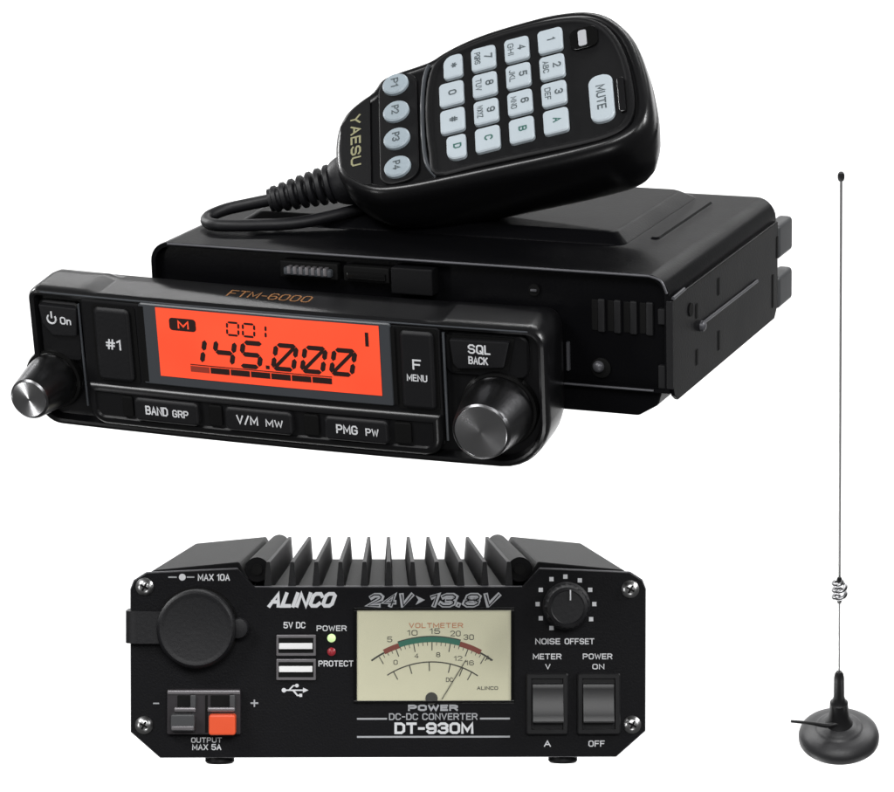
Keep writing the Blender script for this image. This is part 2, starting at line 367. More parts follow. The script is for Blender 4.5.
# power button
b = MB()
b.prism(M['button'], [(1.9, 31.8), (12.9, 31.6), (12.2, 24.0), (5.2, 23.6), (2.6, 26.6)], .2, 2.4, .5)
cxp, czp = 5.6, 28.2
b.tube(M['white'], [(cxp+1.2*math.cos(math.radians(a)), .12, czp+1.2*math.sin(math.radians(a))) for a in range(-230, 55, 15)], .24, 6)
b.box(M['white'], cxp-.2, cxp+.2, .05, .25, czp+.2, czp+2.0)
b.text(M['white'], 'On', 7.9, 11.0, 27.0, 29., .2, bold=.4)
hp(b, 'power_button', 'power button marked On')
# #1 button
b = MB(); b.prism(M['dark'], rrect(16.2, 28.2, 12.2, 32.8, 1.), -.45, 0)
b.loft(M['button'], [ring(rrect(17., 26.8, 12.8, 32.2, 1.4, i), y) for i, y in ((0, 0), (0, -1.0), (.5, -1.5), (1.0, -1.6))])
b.text(M['white'], '#1', 20.0, 24.2, 21.4, 24.2, -1.6, bold=.25); hp(b, 'side_button', 'tall left button marked #1', post=bow_mid)
# F / MENU button
b = MB(); b.prism(M['dark'], rrect(96.6, 107.4, 12.3, 33.4, 1.), -.45, 0)
b.loft(M['button'], [ring(rrect(98.2, 106.6, 12.9, 32.9, 1.2, i), y) for i, y in ((0, 0), (0, -1.0), (.5, -1.5), (1.0, -1.6))])
b.text(M['white'], 'F', 101.3, 103.5, 23.2, 25.9, -1.6, bold=.25); b.text(M['white'], 'MENU', 99.7, 104.9, 20.2, 22.0, -1.6, bold=.3)
hp(b, 'side_button', 'tall right button marked F and MENU', post=bow_mid)
# SQL / BACK
b = MB(); b.prism(M['dark'], [(110.4, 32.6), (127.3, 32.8), (125.6, 24.3), (111.6, 23.2)], 1.3, 1.9)
b.prism(M['button'], [(111.3, 31.9), (126.4, 32.1), (124.8, 25.4), (113.2, 24.2), (112.0, 25.6)], .2, 2.2, .5)
b.text(M['white'], 'SQL', 116.0, 121.6, 28.6, 31.0, .2, bold=.3); b.text(M['white'], 'BACK', 116.0, 120.9, 25.9, 27.9, .2, bold=.3)
hp(b, 'squelch_button', 'button marked SQL and BACK')
# lower buttons
for x0, x1, t1, a0, a1, t2, c0, c1 in ((26.2, 43.8, 'BAND', 29.4, 35.6, 'GRP', 36.8, 41.2), (51.0, 69.0, 'V/M', 54.2, 60.0, 'MW', 62.0, 66.6), (77.4, 94.0, 'PMG', 80.6, 86.2, 'PW', 88.2, 91.6)):
    b = MB(); b.loft(M['button'], [ring(rrect(x0, x1, 2.5, 8.6, 1.3, i), y) for i, y in ((0, -.4), (0, -1.9), (.35, -2.3), (.8, -2.4))])
    b.text(M['white'], t1, a0, a1, 4.5, 6.9, -2.4, bold=.3); b.text(M['white'], t2, c0, c1, 4.5, 6.5, -2.4, bold=.3)
    hp(b, 'function_button', 'lower button marked %s %s' % (t1, t2), post=bow_low)
for x0, x1 in ((22.6, 25.4), (46.3, 49.8), (71.8, 75.6), (95.4, 99.6)):
    b = MB(); b.loft(M['dark'], [ring(rrect(x0, x1, 2.8, 8.3, .6, i), y) for i, y in ((0, -.4), (0, -1.3), (.4, -1.5))]); hp(b, 'button_gap_block', post=bow_low)  # deep black blocks filling the gaps between the lower buttons
# display
b = MB()
b.loft(M['bezel'], [ring(rrect(29.6, 96.0, 12.8, 34.6, .8, i), y) for i, y in ((0, 0), (0, -.55), (.3, -.8))], cap1=False)
N = 12
def strip(m, x0, x1, z0, z1, y0, y1):
    for k in range(N): b.box(m, x0+(x1-x0)*k/N, x0+(x1-x0)*(k+1)/N, y0, y1, z0, z1)
def qstrip(bb, m, x0, x1, z0, z1, y, n=16):
    t = bmesh.new(); lo = [t.verts.new((x0+(x1-x0)*k/n, y, z0)) for k in range(n+1)]; hi = [t.verts.new((x0+(x1-x0)*k/n, y, z1)) for k in range(n+1)]
    for k in range(n): t.faces.new((lo[k], lo[k+1], hi[k+1], hi[k]))
    bb.take(t, m)
qstrip(b, M['bezel'], 29.9, 95.7, 13.1, 34.3, -.82)
# glossy channel left and right of the display
qstrip(b, M['dark'], 29.4, 31.0, 13.4, 33.8, -.86, 2); qstrip(b, M['dark'], 96.0, 97.0, 13.4, 33.8, -.86, 2)
disp = hp(b, 'display_frame', post=lambda c: bow(Vector((c.x, c.y, 13.7+(c.z-12.8)*.985)), 1.0, 0.))
b = MB(); qstrip(b, M['lcd'], 34.2, 92.9, 15.3, 34.0, -.95)
def seg_poly(p, q, w):
    p, q = Vector(p), Vector(q); d = (q-p).normalized(); n = Vector((-d.y, d.x))*w/2; g_ = .12
    p = p+d*g_; q = q-d*g_; e = w/2
    return [p, p+d*e+n, q-d*e+n, q, q-d*e-n, p+d*e-n]
SEG = {'a': ((0, 2), (1, 2)), 'b': ((1, 2), (1, 1)), 'c': ((1, 1), (1, 0)), 'd': ((0, 0), (1, 0)), 'e': ((0, 1), (0, 0)), 'f': ((0, 2), (0, 1)), 'g': ((0, 1), (1, 1)), 's': ((.1, .1), (.9, 1.9))}
NUM = {'0': 'abcdefs', '1': 'bc', '4': 'fgbc', '5': 'afgcd', 'o': 'abcdef'}
def digit(bb, ch, x, z, w, h, t, slant=.2):
    for s_ in NUM[ch]:
        p, q = [(x+a*w+slant*(c_*h/2), z+c_*h/2) for a, c_ in SEG[s_]]
        poly = seg_poly(p, q, t if s_ != 's' else t*.75)
        tb = bmesh.new(); tb.faces.new([tb.verts.new((v.x, -1.0, v.y)) for v in poly]); bb.take(tb, M['ink'])
zz = 20.2; hh = 6.4; x = 42.6
digit(b, '1', 41.6, zz-.2, 4.2, hh, 1.3); digit(b, '4', 48.9, zz-.1, 4.9, hh, 1.3); digit(b, '5', 56.1, zz, 5.0, hh, 1.3)
b.box(M['ink'], 62.9, 63.9, -1.02, -.98, zz-.3, zz+.7)
for xx in (64.8, 72.4, 80.0): digit(b, '0', xx, zz+.1, 5.3, hh, 1.25)
for xx, c_ in ((53.2, 'o'), (57.4, 'o'), (60.4, '1')): digit(b, c_, xx, 28.3, 3.0, 3.4, .58, .05)
b.prism(M['ink'], rrect(37.7, 44.9, 28.2, 31.6, .9), -1.02, -.99); b.text(M['lcd'], 'M', 40.0, 43.0, 28.8, 31.0, -1.03, h=.02, wt=.42)
for k in range(7): b.box(M['ink' if k else 'faint'], 42.6+k*5.4, 47.7+k*5.4, -1.02, -.98, 17.3, 18.9)
b.box(M['ink'], 42.6, 80.2, -1.02, -.98, 19.15, 19.4)
b.box(M['ink'], 89.3, 90.2, -1.02, -.98, 28.3, 32.0)
lcdo = b.build('display', head, post=bow_lcd); tag(lcdo, 'orange lit display reading 001 and 145.000')
# knobs
def knob(cx, cz, rb, r0, r1, L, label):
    b = MB(); c = (cx, 0, cz)
    b.lathe(M['gloss'], [(0, 2.8), (rb, 2.8), (rb, 1.6), (rb-.3, .8), (rb-.9, .5), (r0+.1, .5), (r0+.1, 1)], c)
    n = 60; rings = []
    for (r, y) in ((r0, .8), (r0, -.6), (r0*.985+r1*.015, -.9), (r0*.8+r1*.2, -L*.3), (r1+.05, -L+1.3), (r1-.15, -L+.5), (r1-.6, -L+.05)):
        rings.append([(cx+r*math.cos(2*math.pi*i/n), y, cz+r*math.sin(2*math.pi*i/n)) for i in range(n)])
    b.loft(M['knobside'], rings, cap0=True, cap1=False)
    o = b.build('knob', head, post=bow, smooth=30); o['label'] = label
    d = MB(); pp = [(r1-.6, .05), (r1-.75, -.02)]; q_ = r1-.8; e_ = 0
    while q_ > .25: pp.append((q_, -.02 if e_ % 2 else .012)); q_ -= .15; e_ += 1
    d.lathe(M['knob'], pp+[(.01, 0)], (0, 0, 0), seg=72)
    y = -L - 1.6*max(0, 1-((cx-HW/2)/(HW/2))**2)
    d.build('knob_cap', o, mw=Matrix.Translation((cx*S, y*S+.00005, cz*S)), smooth=3)
knob(3.9, 11.4, 8.0, 6.9, 5.4, 13.1, 'left round knob')
knob(122.8, 14.1, 9.8, 8.8, 7.2, 13.1, 'right round knob')

# ================================================================== HAND MICROPHONE
mic = tag(empty('hand_microphone', MMIC), 'black hand microphone with pale keypad and ribbed cable lying on the radio', 'microphone')
OUT = [(-19.5, -24.6), (-8, -25.2), (4, -25.8), (14, -26.2), (22, -26.2), (27.5, -25.8), (32.5, -24), (36, -20.6), (37.6, -15), (37.6, -7), (36.8, 1), (35.2, 9), (32.6, 15.2), (28.6, 20.6), (23, 24.2),
       (15, 26.0), (6, 26.2), (-4, 25.6), (-11, 24.2), (-16, 22.4), (-20, 20.6)]
NECK = [(-29, 19.6), (-33, 18.2), (-35.4, 14.8), (-39, 12.6), (-42.6, 9.6), (-44.8, 5.2), (-45.8, 0), (-45.9, -6), (-45, -11.5), (-42.6, -16), (-38.5, -20.0), (-34, -22.6), (-27, -24.0)]
def smooth_closed(P, n=4):
    out = []; L = len(P)
    for i in range(L):
        a, b_, c, d = [Vector(P[(i+k) % L]) for k in (-1, 0, 1, 2)]
        for k in range(n):
            t = k/n; out.append(.5*((2*b_)+(c-a)*t+(2*a-5*b_+4*c-d)*t*t+(3*b_-a-3*c+d)*t**3))
    return out
FULL = smooth_closed(OUT+NECK, 3)
def inset(P, d):
    out = []; L = len(P)
    for i in range(L):
        a, c = P[i-1], P[(i+1) % L]; t = (c-a); t.normalize(); n = Vector((-t.y, t.x)); out.append(P[i]+n*d)
    return out
def mring(P, ins, y, neckup=0., sx=1., sz=1.):
    Q = inset(P, ins); res = []
    for p in Q:
        k = min(1, max(0, (-20-p.x)/24)); res.append((-4+(p.x+4)*sx, y-neckup*k, p.y*sz))
    return res
b = MB()
b.loft(M['shell'], [mring(FULL, 3.4, .9), mring(FULL, 3.0, .4), mring(FULL, 2.4, .25), mring(FULL, 1.6, .3), mring(FULL, .7, 1.0), mring(FULL, .1, 2.8), mring(FULL, 0, 5.2), mring(FULL, .35, 7.4), mring(FULL, .1, 8.2),
    mring(FULL, .6, 12, 0), mring(FULL, 1.6, 16.0, 1.5), mring(FULL, 3.4, 20.0, 3.5), mring(FULL, 6.2, 23.5, 6), mring(FULL, 9.6, 25.8, 8), mring(FULL, 13, 26.6, 9)])
micbody = b.build('microphone_body', mic, smooth=50)
# keypad plate (raised, glossy) with a bevelled rim
KP = smooth_closed([(-18.6, -21.6), (-8, -22.2), (6, -22.8), (18, -23.4), (26, -23.2), (31.2, -21.0), (33.6, -15), (33.6, -6), (32.6, 3), (30.4, 11), (26.8, 17.2), (21, 21.2), (12, 23.0), (2, 23.2), (-8, 22.0), (-16, 19.4), (-19.0, 15), (-20.4, 6), (-20.6, -4), (-20.0, -14)], 3)
b = MB(); b.loft(M['panel'], [mring(KP, 0, .8), mring(KP, 0, -.1), mring(KP, .5, -.5), mring(KP, 1.3, -.55), mring(KP, 1.8, -.1)]); kp = b.build('keypad_plate', mic, smooth=50)
b = MB(); b.tube(M['bezel'], [(-18.4, .5, -21.6), (-20.9, .3, -16), (-21.6, .25, -5), (-21.4, .25, 6), (-20.6, .3, 14), (-19.4, .5, 18.2)], .6, 12); b.build('keypad_highlight_ridge', mic)  # ridge in paler grey, its curved highlight put into the colour
# keys
TXT = [['*', '0', '#', 'D'], ['7', '8', '9', 'C'], ['4', '5', '6', 'B'], ['1', '2', '3', 'A']]
SUB = {'2': 'ABC', '3': 'DEF', '4': 'GHI', '5': 'JKL', '6': 'MNO', '7': 'PQRS', '8': 'TUV', '9': 'WXYZ'}
def rot90(cx, cz):   # text written for +x reading turned to read down the picture
    return Matrix.Translation((cx, 0, cz)) @ Matrix.Rotation(math.radians(90), 4, 'Y')
for i in range(4):
    for j in range(4):
        cx = (-13.25+i*8.95); cz = 14.2-j*9.55-(0 if i < 3 else .1)+i*.15
        w, h = 6.5, 8.1
        rad = [1.1, 1.1, 1.1, 1.1]
        x0, x1 = cx-w/2, cx+w/2
        if i == 0 and j in (0, 3): x0 += 1.4; rad = [1.1, 1.1, 1.1, 2.8] if j == 0 else [2.8, 1.1, 1.1, 1.1]
        b = MB(); b.loft(M['key'], [ring(rrect(x0, x1, cz-h/2, cz+h/2, rad, q), y) for q, y in ((0, 0), (0, -.9), (.3, -1.25), (.8, -1.35))])
        t = TXT[i][j]; ink = M['keygreen'] if t in 'ABCD' else M['keyink']
        mx_ = rot90((x0+x1)/2, cz)
        if t in SUB:
            b.text(ink, t, -.85, .85, .3, 2.5, -1.35, bold=.5, mx=mx_); b.text(ink, SUB[t], -2.1, 2.1, -2.3, -.7, -1.35, bold=.25, mx=mx_)
        else: b.text(ink, t, *((-.85, .85) if t != '1' else (-.5, .35)), -.7, 1.5, -1.35, bold=.5, mx=mx_)
        o = b.build('keypad_key', mic); o['label'] = 'key marked ' + {'*': 'star', '#': 'hash'}.get(t, t)
# four round function keys in a recessed bar
b = MB(); b.loft(M['panel'], [ring(rrect(-33.2, -22.8, -20.6, 17.4, (4, 4, 4, 5.2), i), y) for i, y in ((0, .8), (0, .1), (.4, -.15))]); b.build('function_key_bar', mic)
for k, cz in enumerate((13.4, 3.6, -6.0, -15.9)):
    b = MB(); b.lathe(M['roundkey'], [(0, .5), (3.5, .5), (3.5, -.9), (3.1, -1.3), (0, -1.5)], (-28.3, 0, cz), seg=32)
    mx_ = rot90(-28.3, cz); b.text(M['keyink'], 'P%d' % (k+1), -1.5, 1.5, -1.0, 1.0, -1.5, bold=.3, mx=mx_)
    o = b.build('function_key', mic); o['label'] = 'round key marked P%d' % (k+1)
# mute key, led
b = MB(); b.loft(M['key'], [ring(rrect(22.6, 28.8, -18.2, -2.2, 2.6, i), y) for i, y in ((0, 0), (0, -.9), (.3, -1.25), (.8, -1.35))])
b.text(M['keyink'], 'MUTE', -4.2, 4.2, -1.2, 1.2, -1.35, bold=.3, mx=rot90(25.7, -10.2)); o = b.build('mute_key', mic); o['label'] = 'long oval key marked MUTE'
b = MB(); b.loft(M['shell'], [ring(rrect(29.9, 31.6, -16.5, -4.5, .8, i), y) for i, y in ((0, 0), (0, -.9), (.3, -1.1))]); b.build('key_guard', mic)
b = MB(); b.prism(M['gloss'], rrect(18.6, 26.0, 9.0, 16.4, 2.2), -.75, -.3, .15); b.prism(M['dimwhite'], rrect(20.9, 23.1, 9.8, 15.4, .7), -.95, -.5, .1); b.build('indicator_lamp', mic)
# neck label
b = MB(); b.prism(M['panel'], [(-43.6, -10), (-43.8, 4), (-40, 9.6), (-36.6, 11.6), (-35.6, 11.2), (-35.6, -19), (-38, -18), (-41.8, -14)], .05, .6, .15)
b.text(M['olive'], 'YAESU', -9.0, 9.0, -1.4, 1.4, .05, bold=.5, mx=rot90(-39.6, -2.2)); b.build('name_plate', mic)
b = MB(); b.tube(M['bezel'], [(31, 3.0, -21.6), (34.8, 3.2, -21.2)], .3, 6, smooth=False); b.build('push_to_talk_seam', mic)
# strain relief + cable (given in the radio's frame, carried into the microphone's)
TO = MMIC.inverted() @ MBODY
def cv(p): return (TO @ (Vector(p)*S))/S
b = MB()
A, B_ = Vector((40, 31.5, 40.6)), Vector((21.8, 26, 35.6)); d_ = (B_-A)
b.tube(M['rubber'], [cv(A+d_*t) for t in (-.25, 0, .12)], lambda t: 7.6-2.6*t, 20)
for k in range(7):
    t0 = .12+k*.125; R_ = 5.2-k*.28
    b.tube(M['rubber'], [cv(A+d_*t0), cv(A+d_*(t0+.02)), cv(A+d_*(t0+.07)), cv(A+d_*(t0+.09))], (lambda R_: lambda t: R_-.5 if t < .05 or t > .95 else R_)(R_), 16, smooth=False)
b.tube(M['rubber'], [cv(A), cv(A+d_)], 3.1, 14, smooth=False)
b.build('strain_relief', mic)
b = MB(); cable = [A+d_*.9, (16, 25.6, 34.4), (10, 24, 33.0), (6.6, 20.6, 31.6), (8.2, 16.6, 31.0), (13, 14.4, 31.0), (22, 16.6, 31.1), (33, 22, 31.4), (46, 34, 33.4), (58, 50, 33.6), (66, 70, 33.6), (68, 90, 32.4), (68, 97, 27), (68, 99, 18)]
b.tube(M['rubber'], [cv(p) for p in cable], 1.6, 12); b.build('cable', mic)

# ================================================================== DC CONVERTER
k = .2907; Yc = .872
def dirm(yaw, pitch, roll=0.):
    return (Matrix.Rotation(roll, 4, 'Y') @ Matrix.Rotation(pitch, 4, 'X') @ Matrix.Rotation(yaw, 4, 'Z'))
mc = dirm(math.radians(1.12), math.radians(-.53)); mc.translation = Vector(((388.5-447)*k*S, Yc, -(757-396)*k*S))
conv = tag(empty('voltage_converter', mc), 'black finned DC converter with an ivory needle meter, two rocker switches and an orange lever', 'power converter')
def X(px): return (px-388.5)*k
def Z(py): return (757-py)*k
DC = 198.
# front plate outline
left = [(161, 757), (131.5, 731), (131, 590), (134.5, 581), (147, 573), (238, 569), (255, 587.3)]
plate = [(X(a), Z(c)) for a, c in left] + [(-X(a), Z(c)) for a, c in reversed(left)]
plate = [(p[0], p[1]) for p in plate]
def grow(P, d): 
    cx_ = 0; cz_ = 26
    return [(x+(d if x > cx_ else -d), z+(d if z > cz_ else -d)) for x, z in P]
b = MB(); b.prism(M['face'], plate, 0, 2.4, .35, 2, front_only=True)
b.prism(M['rim'], grow(plate, .28), 1.6, 3.0, .2)  # paler band puts the highlight lines of the plate edges into the colour
fp = b.build('front_plate', conv, smooth=30)
# extruded body profile with wings
pr = [(-66, .6), (-74.6, 8), (-74.9, 46), (-72.5, 51), (-68.6, 54.2), (-43.6, 56.6), (-40.4, 50.8), (-40.0, 49.0), (-38.2, 48.6)]
prof = pr+[(-x, z) for x, z in reversed(pr)]
b = MB(); b.prism(M['alu'], prof, 3.0, DC, .3, 1)
b.box(M['alu'], -38.5, 38.5, 3.2, 6.5, 48.4, 49.6, .2)
b.build('case', conv, smooth=30)
for kf in range(-5, 6):
    x = kf*7.03; b = MB()
    b.prism(M['fin'], [(x-1.25, 48.3), (x+1.25, 48.3), (x+.55, 56.6), (x-.55, 56.6)], 3.4, DC-1, .15, 1); b.build('heat_sink_fin', conv, smooth=30)
for sx in (-1, 1):
    b = MB(); b.lathe(M['alu'], [(0, 0), (3.6, 0), (3.6, 180), (0, 180)], (sx*38.4, 4, 54.3), seg=24)
    b.lathe(M['dark'], [(0, 0), (1.6, 0), (1.6, .5), (0, .5)], (sx*38.4, 3.6, 54.3), seg=16); b.build('screw_channel', conv)
# corner screws
for px, py in ((145, 586.5), (144.5, 724.5), (630.6, 589.4), (632.5, 725)):
    b = MB(); b.lathe(M['screw'], [(0, .5), (2.7, .5), (2.6, -.4), (1.9, -1.1), (.9, -1.35), (0, -1.35)], (X(px), 0, Z(py)), seg=32)
    b.box(M['dark'], X(px)-1.25, X(px)+1.25, -1.45, -1.1, Z(py)-.28, Z(py)+.28, mx=Matrix.Translation((X(px), 0, Z(py))) @ Matrix.Rotation(.5, 4, 'Y') @ Matrix.Translation((-X(px), 0, -Z(py))))
    b.box(M['dark'], X(px)-.28, X(px)+.28, -1.46, -1.1, Z(py)-1.25, Z(py)+1.25, mx=Matrix.Translation((X(px), 0, Z(py))) @ Matrix.Rotation(.5, 4, 'Y') @ Matrix.Translation((-X(px), 0, -Z(py))))
    b.build('corner_screw', conv)
# lighter-socket cap with strap and ear
cx, cz, R = X(197.7), Z(627.5), 39.3*k
b = MB(); b.lathe(M['dark'], [(0, 0), (R+.6, 0), (R+.5, -.8), (0, -.8)], (cx, 0, cz), seg=64)
b.lathe(M['rubber'], [(0, -.5), (R-.2, -.5), (R, -1.2), (R, -5.6), (R-.3, -6.4), (R-1.0, -6.9), (R-1.8, -6.85), (R-2.4, -6.6), (0, -6.5)], (cx, 0, cz), seg=72)
b.build('socket_cap', conv)
b = MB(); b.lathe(M['rubber'], [(0, -.5), (3.1, -.5), (3.1, -3.8), (2.7, -4.6), (2.0, -4.8), (0, -4.8)], (X(238.9), 0, Z(627.5)), seg=32)
b.box(M['rubber'], X(226), X(239), -4.4, -.5, Z(637), Z(618), .8); b.build('cap_tab', conv)
b = MB(); z0, z1 = Z(642.5), Z(610.5)
b.loft(M['rubber'], [[(x, y, z0), (x+dx, y+dy, z0), (x+dx, y+dy, z1), (x, y, z1)] for x, y, dx, dy in ((X(176), -3.6, 0, 2), (X(140), -3.4, 0, 2), (X(131), -2.6, .6, 1.9), (X(127.2), -1.2, 1.6, 1.1), (X(125.8), 1.2, 1.9, 0), (X(125.8), 10, 1.9, 0), (X(127.5), 13, 1.8, .3))], smooth if False else True)
b.build('cap_strap', conv, smooth=60)
# output terminal
b = MB(); b.box(M['termg'], X(168), X(241.5), -3.2, 0, Z(733), Z(688), .5); b.box(M['usbm'], X(168.5), X(241), -3.6, -3, Z(693.0), Z(689), .3)
b.box(M['dark'], X(206), X(208.6), -3.4, -3, Z(731), Z(694), .1)
for x0, x1 in ((175.5, 197), (208.5, 236)):
    b.box(M['dark'], X(x0+3), X(x1-6), -3.45, -3.0, Z(705.5), Z(694), .1)
    b.box(M['grey'], X(x1-5.5), X(x1), -4.2, -3, Z(706), Z(693.5), .3); b.box(M['usbm'], X(x0), X(x1), -4.4, -3, Z(710.4), Z(705.6), .4)
b.build('output_terminal', conv)
b = MB(); b.loft(M['grey'], [ring(rrect(X(172.5), X(196.5), Z(728.8), Z(712), .6, i), q) for i, q in ((0, -3.1), (0, -5.7), (.15, -6.1), (.5, -6.25))]); b.box(M['usbm'], X(173.5), X(195.5), -6.6, -6, Z(727.5), Z(723.5), .2); b.build('terminal_lever', conv)['label'] = 'grey lever'
b = MB(); b.loft(M['orange'], [ring(rrect(X(210.2), X(237), Z(732.6), Z(712), .8, i), q) for i, q in ((0, -3.1), (0, -6.3), (.2, -6.85), (.7, -7.05))]); b.build('terminal_lever', conv)['label'] = 'orange lever'
# printing on the plate
b = MB(); y = -.02; w = M['white']; dw = M['dimwhite']
b.text(w, 'MAX 10A', X(198), X(230), Z(580.6), Z(573.8), y, bold=.3)
b.lathe(w, [(0, 0), (1.0, 0), (1.0, -.05), (0, -.05)], (X(182.5), 0, Z(577)), seg=20); b.box(dw, X(168.5), X(177), -.06, 0, Z(577.7), Z(576.3)); b.box(dw, X(187), X(194.5), -.06, 0, Z(577.7), Z(576.3)); b.box(dw, X(190.2), X(191.6), -.065, 0, Z(580), Z(574)) if False else None
b.box(dw, X(153.5), X(159.5), -.06, 0, Z(703.6), Z(702.2)); b.box(dw, X(250.6), X(258.4), -.06, 0, Z(703.6), Z(702.0)); b.box(dw, X(253.8), X(255.2), -.065, 0, Z(706.6), Z(699.4))
b.text(w, 'OUTPUT', X(191.5), X(222), Z(742.2), Z(737.0), y, bold=.3); b.text(w, 'MAX 5A', X(192.5), X(221.5), Z(749.6), Z(743.6), y, bold=.3)
b.text(w, 'ALINCO', X(267.7), X(337.5), Z(607.6), Z(592), y, shear=.28, wt=1.05)
b.text(w, '5V DC', X(283.5), X(305.5), Z(628.3), Z(621.8), y, bold=.3)
b.text(w, 'POWER', X(316.6), X(346.6), Z(631), Z(625.4), y, bold=.3); b.text(w, 'PROTECT', X(318.4), X(353.4), Z(666.4), Z(660.4), y, bold=.3)
# usb trident
zc = Z(690)
b.box(w, X(283), X(305), -.06, 0, zc-.2, zc+.2); b.lathe(w, [(0, 0), (.65, 0), (.65, -.07), (0, -.07)], (X(284), 0, zc), seg=16)
b.prism(w, [(X(303), zc-.75), (X(308.5), zc), (X(303), zc+.75)], -.07, 0)
b.prism(w, [(X(288), zc), (X(293), zc+1.5), (X(296), zc+1.5), (X(296), zc+1.15), (X(293.8), zc+1.15), (X(290), zc)], -.065, 0); b.lathe(w, [(0, 0), (.55, 0), (.55, -.07), (0, -.07)], (X(297), 0, zc+1.35), seg=12)
b.prism(w, [(X(292), zc), (X(297), zc-1.7), (X(300), zc-1.7), (X(300), zc-1.3), (X(297.8), zc-1.3), (X(294.5), zc)], -.065, 0); b.box(w, X(299.3), X(302.2), -.07, 0, zc-1.95, zc-1.05)
# voltage legend: outlined letters
b.text(dw, '24V', X(366), X(414), Z(607.6), Z(593), y, shear=.28, wt=1.35); b.text(M['face'], '24V', X(367.2), X(412.8), Z(606.3), Z(594.3), y-.045, shear=.28, wt=.34)
b.prism(dw, [(X(415.5), Z(605)), (X(425), Z(600)), (X(415.5), Z(595.4)), (X(418.4), Z(600))], -.06, 0)
b.text(dw, '13.8V', X(427), X(501), Z(607.6), Z(593), y, shear=.28, wt=1.35); b.text(M['face'], '13.8V', X(428.2), X(499.8), Z(606.3), Z(594.3), y-.045, shear=.28, wt=.34)
b.text(dw, 'POWER', X(408), X(458), Z(711), Z(704.6), y, wt=.55)
b.text(dw, 'DC-DC CONVERTER', X(389), X(477.5), Z(720), Z(713.2), y, bold=.35)
b.text(w, 'DT-930M', X(394.4), X(473.5), Z(734.0), Z(722.4), y, wt=.75)
for x0, x1, py in ((357, 387, 718.7), (480, 510, 718.7), (357, 510, 736.8)): b.box(dw, X(x0), X(x1), -.05, 0, Z(py+.9), Z(py-.9))
b.text(w, 'NOISE', X(535.4), X(560.4), Z(644.6), Z(638.6), y, bold=.35); b.text(w, 'OFFSET', X(564.8), X(594.6), Z(644.6), Z(638.6), y, bold=.35)
b.text(w, 'METER', X(533), X(561.6), Z(659.6), Z(653.8), y, bold=.35); b.text(w, 'V', X(545.4), X(550.6), Z(669.6), Z(664.2), y, bold=.35)
b.text(w, 'POWER', X(583), X(612.6), Z(659.6), Z(653.8), y, bold=.35); b.text(w, 'ON', X(592.6), X(604.6), Z(669.6), Z(664.2), y, bold=.35)
b.text(w, 'A', X(544), X(551), Z(747), Z(740.6), y, bold=.35); b.text(w, 'OFF', X(588.6), X(605), Z(747), Z(740.8), y, bold=.35)
for dx, dy in ((132, 343), (98, 312), (88, 267), (98, 222), (132, 188), (176, 180), (222, 192), (255, 222), (268, 267), (258, 315)):
    px, py = 510+dx/3.168, 520+dy/3.168; b.box(w, X(px)-.62, X(px)+.62, -.06, 0, Z(py)-.62, Z(py)+.62)
lg = b.build('panel_lettering', conv)
# usb ports
for zc_, flip in ((645.0, 1), (669.2, -1)):
    b = MB(); b.box(M['usbm'], X(276.5), X(316), -1.0, 0, Z(zc_+10.6), Z(zc_-10.6), .25); b.box(M['dark'], X(278.6), X(313.6), -1.1, -.8, Z(zc_+7.6), Z(zc_-7.6), .1)
    b.box(M['usb'], X(279.2), X(312.6), -1.6, -.9, Z(zc_+3+flip*.6), Z(zc_-3+flip*.6), .15); b.build('usb_port', conv)
b = MB(); b.lathe(M['lit_green'], [(0, 0), (1.25, 0), (1.2, -.5), (.6, -1), (0, -1.1)], (X(331.5), 0, Z(638)), seg=20); b.build('indicator_lamp', conv)['label'] = 'green lamp'
b = MB(); b.lathe(M['red'], [(0, 0), (1.25, 0), (1.2, -.5), (.6, -1), (0, -1.1)], (X(331.5), 0, Z(651.6)), seg=20); b.build('indicator_lamp', conv)['label'] = 'red lamp'
# meter
x0, x1, z0, z1 = X(357), X(511), Z(700.5), Z(610.3)
b = MB()
for a in ((x0-1, x1+1, z1, z1+.8), (x0-1, x1+1, z0-.8, z0), (x0-1, x0, z0, z1), (x1, x1+1, z0, z1)): b.box(M['gloss'], a[0], a[1], -.5, .0, a[2], a[3], .12)
meter = b.build('panel_meter', conv)
b = MB(); b.box(M['dial'], x0, x1, -.16, -.02, z0, z1)
mcx, mcz = X(432), Z(744)
def arc(m, r0, r1, a0, a1, y=-.2, n=30, sq=1.):
    t = bmesh.new(); P = []
    for i in range(n+1):
        a = math.radians(a0+(a1-a0)*i/n); P.append([t.verts.new((mcx+r*math.sin(a), y, mcz+r*math.cos(a)*sq)) for r in (r0, r1)])
    for p, q in zip(P, P[1:]): t.faces.new((p[0], p[1], q[1], q[0]))
    b.take(t, m)
Ro = 106*k
arc(M['mink'], Ro-1.1, Ro-.6, -36, 36); arc(M['mred'], Ro-1.4, Ro+.1, -27.5, -18, -.22); arc(M['mgreen'], Ro-1.2, Ro+.35, -18.6, 15.5, -.23); arc(M['mred'], Ro-1.4, Ro+.1, 15.6, 28, -.22)
arc(M['mink'], Ro+.35, Ro+.65, -18.6, 15.5, -.24)
Ri = 82*k; arc(M['mink'], Ri-.15, Ri+.2, -33, 34)
def tick(a, r0, r1, w_=.28, m='mink'):
    a = math.radians(a); d = Vector((math.sin(a), math.cos(a))); n = Vector((d.y, -d.x))*w_/2; c = Vector((mcx, mcz))
    t = bmesh.new(); t.faces.new([t.verts.new((p.x, -.21, p.y)) for p in (c+d*r0-n, c+d*r1-n, c+d*r1+n, c+d*r0+n)]); b.take(t, M[m])
